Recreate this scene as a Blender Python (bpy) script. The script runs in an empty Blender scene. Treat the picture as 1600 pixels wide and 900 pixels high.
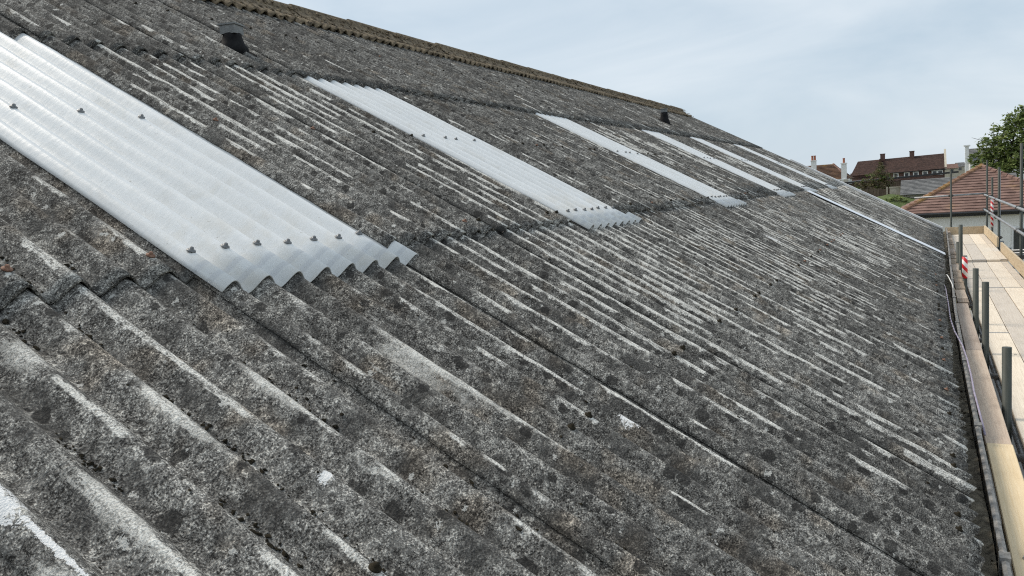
import bpy, math, random
import numpy as np
from mathutils import Matrix, Vector

random.seed(7)
rng = np.random.default_rng(7)
S = bpy.context.scene
COL = S.collection

# ---------------------------------------------------------------- camera
cam_d = bpy.data.cameras.new('camera')
cam = bpy.data.objects.new('camera', cam_d)
COL.objects.link(cam)
S.camera = cam
cam_d.sensor_width = 36.0
cam_d.lens = 36.0 * 1249.43 / 1600.0
cam_d.clip_start = 0.05
cam_d.clip_end = 5000.0
# rows: camera right, down, forward in world axes (X = down the slope, Y = along the eaves, Z = up)
RGT = Vector((0.88730554, 0.45663474, -0.06460335))
DWN = Vector((-0.00738744, -0.12599098, -0.99200388))
FWD = Vector((-0.46112288, 0.88068779, -0.10841914))
cm = Matrix((RGT, -DWN, -FWD)).transposed().to_4x4()
cm.translation = Vector((4.25709, -2.83196, 4.99058))
cam.matrix_world = cm

# ---------------------------------------------------------------- world: thin bright overcast over a Nishita sky
SUN_EL, SUN_AZ = math.radians(48), math.radians(-86)     # azimuth from +Y towards +X
w = bpy.data.worlds.new('World')
S.world = w
w.use_nodes = True
wt = w.node_tree
wt.nodes.clear()
def wn(t, **k):
    n = wt.nodes.new(t)
    for a, b in k.items():
        setattr(n, a, b)
    return n
sky = wn('ShaderNodeTexSky', sky_type='NISHITA', sun_disc=False, sun_elevation=SUN_EL, sun_rotation=SUN_AZ,
         altitude=20.0, air_density=1.0, dust_density=1.5, ozone_density=1.2)
tc = wn('ShaderNodeTexCoord')
mp = wn('ShaderNodeMapping')
mp.inputs['Scale'].default_value = (1.0, 1.0, 3.4)
mp.inputs['Rotation'].default_value = (0.06, -0.05, 0.5)
wt.links.new(tc.outputs['Generated'], mp.inputs['Vector'])
nz = wn('ShaderNodeTexNoise')
nz.inputs['Scale'].default_value = 2.6
nz.inputs['Detail'].default_value = 6.0
nz.inputs['Roughness'].default_value = 0.52
nz.inputs['Distortion'].default_value = 0.5
wt.links.new(mp.outputs['Vector'], nz.inputs['Vector'])
cr = wn('ShaderNodeValToRGB')
cr.color_ramp.elements[0].position = 0.34
cr.color_ramp.elements[0].color = (4.9, 5.95, 6.9, 1)
cr.color_ramp.elements[1].position = 0.66
cr.color_ramp.elements[1].color = (7.1, 7.75, 8.3, 1)
wt.links.new(nz.outputs['Fac'], cr.inputs['Fac'])
mx = wn('ShaderNodeMix', data_type='RGBA')
mx.inputs['Factor'].default_value = 0.88
wt.links.new(sky.outputs['Color'], mx.inputs[6])
wt.links.new(cr.outputs['Color'], mx.inputs[7])
bg = wn('ShaderNodeBackground')
bg.inputs['Strength'].default_value = 0.1
wt.links.new(mx.outputs[2], bg.inputs['Color'])
wo = wn('ShaderNodeOutputWorld')
wt.links.new(bg.outputs['Background'], wo.inputs['Surface'])

sun_d = bpy.data.lights.new('sun', 'SUN')
sun_d.energy = 2.9
sun_d.angle = math.radians(28)
sun_d.color = (1.0, 0.90, 0.77)
sun = bpy.data.objects.new('sun', sun_d)
COL.objects.link(sun)
sd = Vector((math.sin(SUN_AZ) * math.cos(SUN_EL), math.cos(SUN_AZ) * math.cos(SUN_EL), math.sin(SUN_EL)))
sun.rotation_euler = sd.to_track_quat('Z', 'Y').to_euler()
sun.location = (0, 0, 30)

S.view_settings.view_transform = 'Standard'
S.view_settings.look = 'None'
S.view_settings.exposure = 0.0
S.view_settings.gamma = 1.0
S.view_settings.use_curve_mapping = False
S.render.engine = 'CYCLES'
S.cycles.max_bounces = 4
S.cycles.diffuse_bounces = 2
S.cycles.glossy_bounces = 2
S.cycles.transmission_bounces = 2
S.cycles.sample_clamp_indirect = 2.0
S.cycles.sample_clamp_direct = 4.0
S.cycles.use_denoising = False
S.cycles.use_adaptive_sampling = True
S.cycles.adaptive_threshold = 0.02
S.cycles.filter_width = 1.15
S.view_settings.exposure = 0.20
S.cycles.transparent_max_bounces = 8

# ---------------------------------------------------------------- node helpers
class G:
    """Tiny builder for procedural materials."""
    def __init__(self, name):
        self.m = bpy.data.materials.new(name)
        self.m.use_nodes = True
        self.t = self.m.node_tree
        self.t.nodes.clear()
        self.out = self.t.nodes.new('ShaderNodeOutputMaterial')
        self.geo = self.t.nodes.new('ShaderNodeNewGeometry')
        self.pos = self.geo.outputs['Position']
    def put(self, sock, v):
        if isinstance(v, bpy.types.NodeSocket):
            self.t.links.new(v, sock)
        elif isinstance(v, (tuple, list)) and len(v) == 3 and sock.type == 'RGBA':
            sock.default_value = (*v, 1)
        else:
            sock.default_value = v
    def math(self, op, a, b=None, c=None, clamp=False):
        n = self.t.nodes.new('ShaderNodeMath'); n.operation = op; n.use_clamp = clamp
        self.put(n.inputs[0], a)
        if b is not None: self.put(n.inputs[1], b)
        if c is not None: self.put(n.inputs[2], c)
        return n.outputs[0]
    def vec(self, op, a, b=None):
        n = self.t.nodes.new('ShaderNodeVectorMath'); n.operation = op
        self.put(n.inputs[0], a)
        if b is not None: self.put(n.inputs[1], b)
        return n.outputs['Value'] if op in ('DOT_PRODUCT', 'LENGTH', 'DISTANCE') else n.outputs[0]
    def xyz(self, x, y, z):
        n = self.t.nodes.new('ShaderNodeCombineXYZ')
        self.put(n.inputs[0], x); self.put(n.inputs[1], y); self.put(n.inputs[2], z)
        return n.outputs[0]
    def sep(self, v):
        n = self.t.nodes.new('ShaderNodeSeparateXYZ'); self.put(n.inputs[0], v)
        return n.outputs
    def noise(self, v, scale, detail=4, rough=0.55, dist=0.0, col=False):
        n = self.t.nodes.new('ShaderNodeTexNoise')
        self.put(n.inputs['Vector'], v)
        n.inputs['Scale'].default_value = scale; n.inputs['Detail'].default_value = detail
        n.inputs['Roughness'].default_value = rough; n.inputs['Distortion'].default_value = dist
        return n.outputs['Color' if col else 'Fac']
    def voro(self, v, scale, out='Distance'):
        n = self.t.nodes.new('ShaderNodeTexVoronoi')
        self.put(n.inputs['Vector'], v); n.inputs['Scale'].default_value = scale
        return n.outputs[out], n.outputs['Color']
    def ramp(self, f, stops):
        n = self.t.nodes.new('ShaderNodeValToRGB'); e = n.color_ramp.elements
        while len(e) < len(stops): e.new(0.5)
        for i, (p, c) in enumerate(stops):
            e[i].position = p
            e[i].color = (*c, 1) if isinstance(c, (tuple, list)) else (c, c, c, 1)
        self.put(n.inputs[0], f)
        return n.outputs[0]
    def sm(self, f, a, b):
        n = self.t.nodes.new('ShaderNodeMapRange'); n.interpolation_type = 'SMOOTHSTEP'
        self.put(n.inputs[0], f); self.put(n.inputs[1], a); self.put(n.inputs[2], b)
        n.inputs[3].default_value = 0; n.inputs[4].default_value = 1
        return n.outputs[0]
    def mix(self, f, a, b, mode='MIX'):
        n = self.t.nodes.new('ShaderNodeMix'); n.data_type = 'RGBA'; n.blend_type = mode
        self.put(n.inputs[0], f); self.put(n.inputs[6], a); self.put(n.inputs[7], b)
        return n.outputs[2]
    def rnd(self):
        n = self.t.nodes.new('ShaderNodeObjectInfo'); return n.outputs['Random']
    def bump(self, h, strength, dist):
        n = self.t.nodes.new('ShaderNodeBump')
        n.inputs['Strength'].default_value = strength; n.inputs['Distance'].default_value = dist
        self.put(n.inputs['Height'], h); return n.outputs[0]
    def bsdf(self, color, rough=0.9, normal=None, spec=0.3, metal=0.0, **kw):
        n = self.t.nodes.new('ShaderNodeBsdfPrincipled')
        self.put(n.inputs['Base Color'], color); self.put(n.inputs['Roughness'], rough)
        self.put(n.inputs['Specular IOR Level'], spec); self.put(n.inputs['Metallic'], metal)
        for k, v in kw.items(): self.put(n.inputs[k.replace('_', ' ')], v)
        if normal is not None: self.put(n.inputs['Normal'], normal)
        return n.outputs[0]
    def done(self, sh):
        self.put(self.out.inputs['Surface'], sh); return self.m

# roof frame: u along the eaves (Y), v down the slope, n off the sheet
TH = math.radians(29.0); CT, ST = math.cos(TH), math.sin(TH)
Z0 = 6.024
P = 0.1455; SW = 7 * P; AMP = 0.028
E0 = -0.3 * P
V_APEX = -2.42
def W(u, v, n=0.0):
    return (v * CT + n * ST, u, Z0 - v * ST + n * CT)
def v_eave(u):
    return 5.025 + np.maximum(0, u - 6) * 0.016

def roof_coords(g):
    o = g.vec('SUBTRACT', g.pos, (0, 0, Z0))
    v = g.vec('DOT_PRODUCT', o, (CT, 0, -ST))
    n = g.vec('DOT_PRODUCT', o, (ST, 0, CT))
    u = g.sep(g.pos)[1]
    return u, v, n, g.xyz(u, v, n)

def mat_roof(name='weathered_cement'):
    g = G(name)
    u, v, n, q = roof_coords(g)
    fine = g.noise(q, 185, 2, 0.8)
    mid = g.noise(q, 52, 2, 0.7)
    blot = g.noise(q, 9.0, 3, 0.65)
    big = g.noise(q, 0.8, 1, 0.55)
    wnz = g.t.nodes.new('ShaderNodeTexWhiteNoise')
    g.put(wnz.inputs['Vector'], g.vec('FLOOR', g.vec('MULTIPLY', q, (310, 290, 310))))
    grit = wnz.outputs['Value']
    # gritty grey of worn cement, soot and lichen
    f1 = g.math('ADD', g.math('MULTIPLY', fine, 0.50), g.math('ADD', g.math('MULTIPLY', mid, 0.36), g.math('MULTIPLY', grit, 0.14)))
    f1 = g.math('ADD', f1, g.math('MULTIPLY', g.math('SUBTRACT', blot, 0.5), 0.27))
    col = g.ramp(f1, [(0.375, (0.022, 0.0215, 0.021)), (0.455, (0.085, 0.083, 0.080)), (0.53, (0.180, 0.177, 0.170)), (0.585, (0.31, 0.305, 0.29)), (0.65, (0.60, 0.59, 0.555))])
    tone = g.math('ADD', g.math('MULTIPLY', g.sm(big, 0.3, 0.7), 0.5), g.math('ADD', g.math('MULTIPLY', g.rnd(), 0.25), g.math('MULTIPLY', g.sm(v, -0.4, 2.9), 0.3)))
    col = g.mix(1.0, col, g.ramp(tone, [(0.0, (0.64, 0.63, 0.607)), (1.0, (1.25, 1.228, 1.185))]), 'MULTIPLY')
    # charcoal lichen film that smooths the grit in irregular blotches
    dkn = g.noise(g.vec('ADD', q, (5, 11, 2)), 5.5, 4, 0.72, 0.3)
    dk = g.sm(g.math('ADD', dkn, g.math('MULTIPLY', g.math('SUBTRACT', fine, 0.5), 0.10)), 0.51, 0.60)
    col = g.mix(g.math('MULTIPLY', dk, 0.62), col, (0.058, 0.0565, 0.054))
    pl = g.sm(g.math('ADD', dkn, g.math('MULTIPLY', g.math('SUBTRACT', fine, 0.5), 0.25)), 0.40, 0.30)
    col = g.mix(g.math('MULTIPLY', pl, 0.35), col, (0.42, 0.41, 0.385))
    # patches of brownish algae
    br = g.sm(g.noise(g.vec('ADD', q, (31, 7, 3)), 4.5, 2, 0.6), 0.54, 0.70)
    col = g.mix(g.math('MULTIPLY', br, 0.45), col, g.mix(1.0, col, (1.05, 0.86, 0.68), 'MULTIPLY'))
    # round dark lichen spots
    qq = g.vec('ADD', q, g.vec('MULTIPLY', g.noise(q, 30, 1, 0.6, 0, True), (0.03, 0.03, 0.03)))
    for sc, k0, kk, amt in ((5.0, 0.62, 0.50, 0.75), (14.0, 0.42, 0.70, 0.8)):
        d, c = g.voro(qq, sc)
        th = g.math('MULTIPLY', g.math('SUBTRACT', g.sep(c)[0], k0), kk)
        m = g.sm(g.math('SUBTRACT', th, g.math('ADD', d, g.math('MULTIPLY', g.math('SUBTRACT', fine, 0.5), 0.16))), -0.025, 0.035)
        col = g.mix(g.math('MULTIPLY', m, amt), col, (0.028, 0.027, 0.026))
    # small pale lichen dots
    d, c = g.voro(g.vec('ADD', qq, (3, 1, 5)), 24)
    m = g.sm(g.math('SUBTRACT', g.math('ADD', g.math('MULTIPLY', g.math('SUBTRACT', g.sep(c)[1], 0.82), 1.5), g.math('MULTIPLY', g.math('SUBTRACT', fine, 0.5), 0.7)), d), -0.03, 0.04)
    col = g.mix(g.math('MULTIPLY', m, 0.85), col, (0.58, 0.57, 0.53))
    # worn chalky streaks along the crests: sharp on the far side, ragged on the near side
    cyc = g.math('DIVIDE', u, P)
    idx = g.math('FLOOR', g.math('ADD', cyc, 0.5))
    ph = g.math('SUBTRACT', cyc, idx)
    wob2 = g.math('MULTIPLY', g.math('SUBTRACT', g.noise(g.xyz(g.math('MULTIPLY', idx, 3.1), g.math('MULTIPLY', v, 0.9), 4.0), 2.0, 2, 0.5), 0.5), 0.22)
    fib = g.noise(g.xyz(g.math('MULTIPLY', u, 62), g.math('MULTIPLY', v, 8), n), 1.0, 3, 0.7)
    ph = g.math('ADD', g.math('ADD', ph, wob2), g.math('ADD', g.math('MULTIPLY', g.math('SUBTRACT', mid, 0.5), 0.12), g.math('MULTIPLY', g.math('SUBTRACT', fib, 0.5), 0.16)))
    st = g.noise(g.xyz(g.math('MULTIPLY', idx, 5.37), v, g.math('MULTIPLY', idx, 1.7)), 1.55, 3, 0.68)
    zone = g.noise(g.xyz(g.math('MULTIPLY', u, 0.33), g.math('MULTIPLY', v, 0.55), 9.0), 1.0, 2, 0.5)
    amount = g.math('ADD', g.math('MULTIPLY', g.sm(zone, 0.36, 0.66), 0.10), g.math('MULTIPLY', g.sm(v, -0.6, 0.9), 0.075))
    for (zu, zv, hu, hv, k) in ((3.0, 3.05, 2.2, 0.65, 0.16), (8.0, 3.4, 3.2, 0.8, 0.07), (0.5, 1.6, 2.0, 1.2, 0.05)):
        du = g.math('DIVIDE', g.math('SUBTRACT', u, zu), hu); dv = g.math('DIVIDE', g.math('SUBTRACT', v, zv), hv)
        r2 = g.math('ADD', g.math('MULTIPLY', du, du), g.math('MULTIPLY', dv, dv))
        amount = g.math('ADD', amount, g.math('MULTIPLY', g.math('EXPONENT', g.math('MULTIPLY', r2, -1.0)), k))
    amount = g.math('SUBTRACT', amount, g.math('MULTIPLY', g.sm(v, 4.0, 5.0), 0.05))
    lim = g.math('SUBTRACT', 0.652, amount)
    along = g.sm(g.math('SUBTRACT', st, lim), 0.0, 0.045)
    wd = g.math('MULTIPLY', along, g.math('ADD', -0.02, g.math('MULTIPLY', zone, 0.22)))
    near = g.sm(g.math('ADD', ph, wd), -0.035, 0.015)
    far = g.math('SUBTRACT', 1.0, g.sm(ph, 0.025, 0.06))
    brk = g.sm(g.math('ADD', g.math('MULTIPLY', fine, 0.5), g.math('MULTIPLY', fib, 0.5)), 0.40, 0.56)
    stk = g.math('MULTIPLY', g.math('MULTIPLY', along, g.math('MULTIPLY', near, far)), g.math('ADD', 0.18, g.math('MULTIPLY', brk, 0.82)))
    chalk = g.ramp(f1, [(0.40, (0.50, 0.485, 0.445)), (0.60, (0.83, 0.81, 0.75))])
    wide = g.sm(g.math('ADD', g.math('MULTIPLY', fib, 0.55), g.math('ADD', g.math('MULTIPLY', dkn, -0.35), g.math('MULTIPLY', fine, 0.25))), 0.27, 0.36)
    zz = None
    for (zu, zv, hu, hv) in ((2.4, 3.0, 1.6, 0.45), (5.6, 3.2, 1.6, 0.5), (-0.6, 3.1, 0.5, 0.45), (9.0, 3.1, 2.0, 0.5)):
        du = g.math('DIVIDE', g.math('SUBTRACT', u, zu), hu); dv = g.math('DIVIDE', g.math('SUBTRACT', v, zv), hv)
        e2 = g.math('EXPONENT', g.math('MULTIPLY', g.math('ADD', g.math('MULTIPLY', du, du), g.math('MULTIPLY', dv, dv)), -1.0))
        zz = e2 if zz is None else g.math('MAXIMUM', zz, e2)
    patch = g.math('MULTIPLY', g.math('MULTIPLY', wide, zz), g.sm(st, 0.40, 0.56))
    stk = g.math('MAXIMUM', stk, g.math('MULTIPLY', patch, 0.75))
    col = g.mix(stk, col, chalk)
    # splashes and scrapes with a place of their own
    for (bu, bv, hu, hv, k, kind) in SPOTS:
        du = g.math('DIVIDE', g.math('SUBTRACT', u, bu), hu)
        dv = g.math('DIVIDE', g.math('SUBTRACT', v, bv), hv)
        r = g.math('SQRT', g.math('ADD', g.math('MULTIPLY', du, du), g.math('MULTIPLY', dv, dv)))
        if kind == 'r': r = g.math('ADD', g.math('MULTIPLY', g.math('ABSOLUTE', g.math('SUBTRACT', r, 0.8)), 3.0), 0.3)
        e = g.math('ADD', g.math('MULTIPLY', g.math('SUBTRACT', fib if kind == 'f' else mid, 0.5), 2.2), g.math('MULTIPLY', g.math('SUBTRACT', fine, 0.5), 2.0))
        m = g.math('SUBTRACT', 1.0, g.sm(g.math('ADD', r, e), 0.72, 0.92))
        if kind != 'w': m = g.math('MULTIPLY', m, g.math('ADD', 0.50, g.math('MULTIPLY', brk, 0.50)))
        col = g.mix(g.math('MULTIPLY', m, k), col, (0.82, 0.815, 0.80) if kind == 'w' else chalk)
    h = g.math('ADD', g.math('MULTIPLY', fine, 0.8), g.math('MULTIPLY', mid, 0.9))
    return g.done(g.bsdf(col, 0.95, g.bump(h, 0.65, 0.006), 0.15))

def cr_(i): return i * P - 0.008
SPOTS = [(cr_(-14), 3.17, 0.034, 0.060, 0.97, 'w'), (cr_(-14) + .006, 3.32, 0.008, 0.13, 0.95, 'w'), (cr_(-14) - .02, 3.42, 0.022, 0.12, 0.9, 'f'),
         (cr_(-13), 3.28, 0.024, 0.15, 0.95, 'f'), (cr_(-11), 3.09, 0.020, 0.15, 0.95, 'f'), (cr_(-9), 3.10, 0.018, 0.12, 0.9, 'f'),
         (cr_(-12), 2.76, 0.035, 0.07, 0.75, 'f'), (cr_(-5), 3.28, 0.016, 0.32, 1.0, 'f'), (cr_(-5) - .035, 3.18, 0.035, 0.13, 0.8, 'f'), (cr_(-5) - .05, 3.36, 0.035, 0.06, 0.35, 'r'),
         (cr_(-2) + .01, 3.80, 0.030, 0.035, 0.97, 'w'), (cr_(-10), 3.44, 0.020, 0.018, 0.95, 'w'), (cr_(-9), 3.46, 0.024, 0.05, 0.5, 'r'),
         (1.08, 1.61, 0.045, 0.035, 0.95, 'w'), (5.4, 3.3, 0.10, 0.08, 0.8, 'w')]

def mat_plain(name, c1, c2, scale=8, rough=0.85, bump=0.0, bd=0.004, spec=0.25, metal=0.0, stretch=(1, 1, 1), per=0.0):
    g = G(name)
    q = g.vec('MULTIPLY', g.pos, stretch)
    f = g.noise(q, scale, 5, 0.62, 0.3)
    col = g.ramp(f, [(0.3, c1), (0.7, c2)])
    if per:
        col = g.mix(1.0, col, g.ramp(g.rnd(), [(0.0, 1 - per), (1.0, 1 + per)]), 'MULTIPLY')
    nn = g.bump(g.noise(q, scale * 4, 4, 0.65), bump, bd) if bump else None
    return g.done(g.bsdf(col, rough, nn, spec, metal))

def mat_wood(name, c1, c2, stain, k=0.35):
    g = G(name)
    r = g.rnd()
    q = g.vec('ADD', g.vec('MULTIPLY', g.pos, (75, 1.8, 75)), g.xyz(g.math('MULTIPLY', r, 40), g.math('MULTIPLY', r, 17), 0))
    gr = g.noise(q, 1.6, 6, 0.62, 0.6)
    col = g.ramp(gr, [(0.3, c1), (0.68, c2)])
    pat = g.sm(g.noise(g.vec('ADD', g.vec('MULTIPLY', g.pos, (1, 0.55, 1)), g.xyz(0, 0, g.math('MULTIPLY', r, 9))), 4.5, 5, 0.65), 0.5, 0.75)
    col = g.mix(g.math('MULTIPLY', pat, k), col, stain)
    # footmarks and knots
    d, c = g.voro(g.vec('MULTIPLY', g.pos, (1, 0.5, 1)), 7)
    kn = g.sm(g.math('SUBTRACT', g.math('MULTIPLY', g.math('SUBTRACT', g.sep(c)[0], 0.72), 0.5), d), -0.03, 0.02)
    col = g.mix(g.math('MULTIPLY', kn, 0.6), col, tuple(x * 0.35 for x in stain))
    col = g.mix(1.0, col, g.ramp(r, [(0, (0.80, 0.80, 0.82)), (1, (1.12, 1.09, 1.04))]), 'MULTIPLY')
    return g.done(g.bsdf(col, 0.85, g.bump(gr, 0.35, 0.003), 0.2))

def mat_rooflight():
    g = G('translucent_plastic')
    u, v, n, q = roof_coords(g)
    f = g.noise(g.xyz(g.math('MULTIPLY', u, 14), g.math('MULTIPLY', v, 1.6), n), 1.0, 5, 0.65)
    col = g.ramp(f, [(0.3, (0.70, 0.72, 0.725)), (0.7, (0.80, 0.815, 0.815))])
    # grime washed down towards the lower end, faint yellowing, scattered specks
    dirt = g.sm(g.noise(g.xyz(g.math('MULTIPLY', u, 5), g.math('MULTIPLY', v, 3.2), n), 1.0, 5, 0.68, 0.8), 0.50, 0.74)
    col = g.mix(g.math('MULTIPLY', dirt, 0.5), col, (0.60, 0.585, 0.54))
    low = g.math('MULTIPLY', g.sm(v, 2.0, 2.35), g.sm(g.noise(q, 7, 4, 0.65), 0.42, 0.66))
    col = g.mix(g.math('MULTIPLY', low, 0.40), col, (0.66, 0.62, 0.54))
    sp = g.sm(g.noise(q, 60, 2, 0.6), 0.70, 0.76)
    col = g.mix(g.math('MULTIPLY', sp, 0.5), col, (0.30, 0.28, 0.25))
    # sealant strips showing through the plastic at the end lap
    for c0 in (2.505, 2.572):
        b = g.math('SUBTRACT', 1.0, g.sm(g.math('ABSOLUTE', g.math('SUBTRACT', v, c0)), 0.008, 0.016))
        col = g.mix(g.math('MULTIPLY', b, 0.35), col, (0.50, 0.52, 0.56))
    rough = g.math('ADD', 0.20, g.math('MULTIPLY', g.noise(q, 20, 3, 0.6), 0.22))
    bm = g.bump(g.noise(g.xyz(g.math('MULTIPLY', u, 30), g.math('MULTIPLY', v, 45), n), 1.0, 3, 0.6), 0.22, 0.003)
    a = g.bsdf(col, rough, bm, 0.48)
    tl = g.t.nodes.new('ShaderNodeBsdfTranslucent'); tl.inputs[0].default_value = (0.75, 0.78, 0.8, 1)
    tr = g.t.nodes.new('ShaderNodeBsdfTransparent'); tr.inputs[0].default_value = (0.9, 0.93, 0.95, 1)
    m1 = g.t.nodes.new('ShaderNodeMixShader'); m1.inputs[0].default_value = 0.05
    g.put(m1.inputs[1], a); g.put(m1.inputs[2], tl.outputs[0])
    m2 = g.t.nodes.new('ShaderNodeMixShader'); m2.inputs[0].default_value = 0.05
    g.put(m2.inputs[1], m1.outputs[0]); g.put(m2.inputs[2], tr.outputs[0])
    return g.done(m2.outputs[0])

def mat_tape():
    g = G('red_white_tape')
    x, y, z = g.sep(g.pos)
    s = g.math('FRACT', g.math('ADD', g.math('DIVIDE', z, 0.13), g.math('MULTIPLY', x, 9.0)))
    col = g.mix(g.math('GREATER_THAN', s, 0.5), (0.62, 0.02, 0.03), (0.78, 0.77, 0.75))
    return g.done(g.bsdf(col, 0.4, None, 0.4))

def mat_tiles(name, c1, c2, lichen, c_l, along=(1, 0, 0), amt=0.6):
    g = G(name)
    f = g.noise(g.pos, 3.0, 5, 0.7)
    ce, cc = g.voro(g.vec('MULTIPLY', g.pos, (3.2, 3.2, 3.2)), 1.0)
    col = g.ramp(g.math('ADD', g.math('MULTIPLY', f, 0.6), g.math('MULTIPLY', g.sep(cc)[0], 0.4)), [(0.25, c1), (0.75, c2)])
    li = g.sm(g.noise(g.pos, 0.55, 5, 0.7), lichen, lichen + 0.18)
    col = g.mix(g.math('MULTIPLY', li, amt), col, c_l)
    return g.done(g.bsdf(col, 0.9, g.bump(f, 0.5, 0.02), 0.2))

def mat_brick(name, c1, c2, mortar, rot=0.0, sc=1.0):
    g = G(name)
    b = g.t.nodes.new('ShaderNodeTexBrick')
    x, y, z = g.sep(g.pos)
    g.put(b.inputs['Vector'], g.xyz(g.math('ADD', x, y), z, 0.0))
    b.inputs['Scale'].default_value = sc
    b.inputs['Brick Width'].default_value = 0.225; b.inputs['Row Height'].default_value = 0.075; b.inputs['Mortar Size'].default_value = 0.01
    for k, c in (('Color1', c1), ('Color2', c2), ('Mortar', mortar)): b.inputs[k].default_value = (*c, 1)
    col = g.mix(0.5, b.outputs['Color'], g.mix(1.0, b.outputs['Color'], g.ramp(g.noise(g.pos, 2.0, 4, 0.6), [(0.3, 0.6), (0.7, 1.4)]), 'MULTIPLY'))
    return g.done(g.bsdf(col, 0.9, None, 0.2))

def mat_leaf(name, c1, c2, c3):
    g = G(name)
    r = g.noise(g.pos, 1.1, 3, 0.6)
    rr = g.t.nodes.new('ShaderNodeNewGeometry').outputs['Random Per Island']
    col = g.ramp(g.math('ADD', g.math('MULTIPLY', r, 0.55), g.math('MULTIPLY', rr, 0.45)), [(0.2, c1), (0.5, c2), (0.85, c3)])
    d = g.bsdf(col, 0.65, None, 0.25)
    tl = g.t.nodes.new('ShaderNodeBsdfTranslucent'); g.put(tl.inputs[0], col)
    m = g.t.nodes.new('ShaderNodeMixShader'); m.inputs[0].default_value = 0.28
    g.put(m.inputs[1], d); g.put(m.inputs[2], tl.outputs[0])
    return g.done(m.outputs[0])

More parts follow.
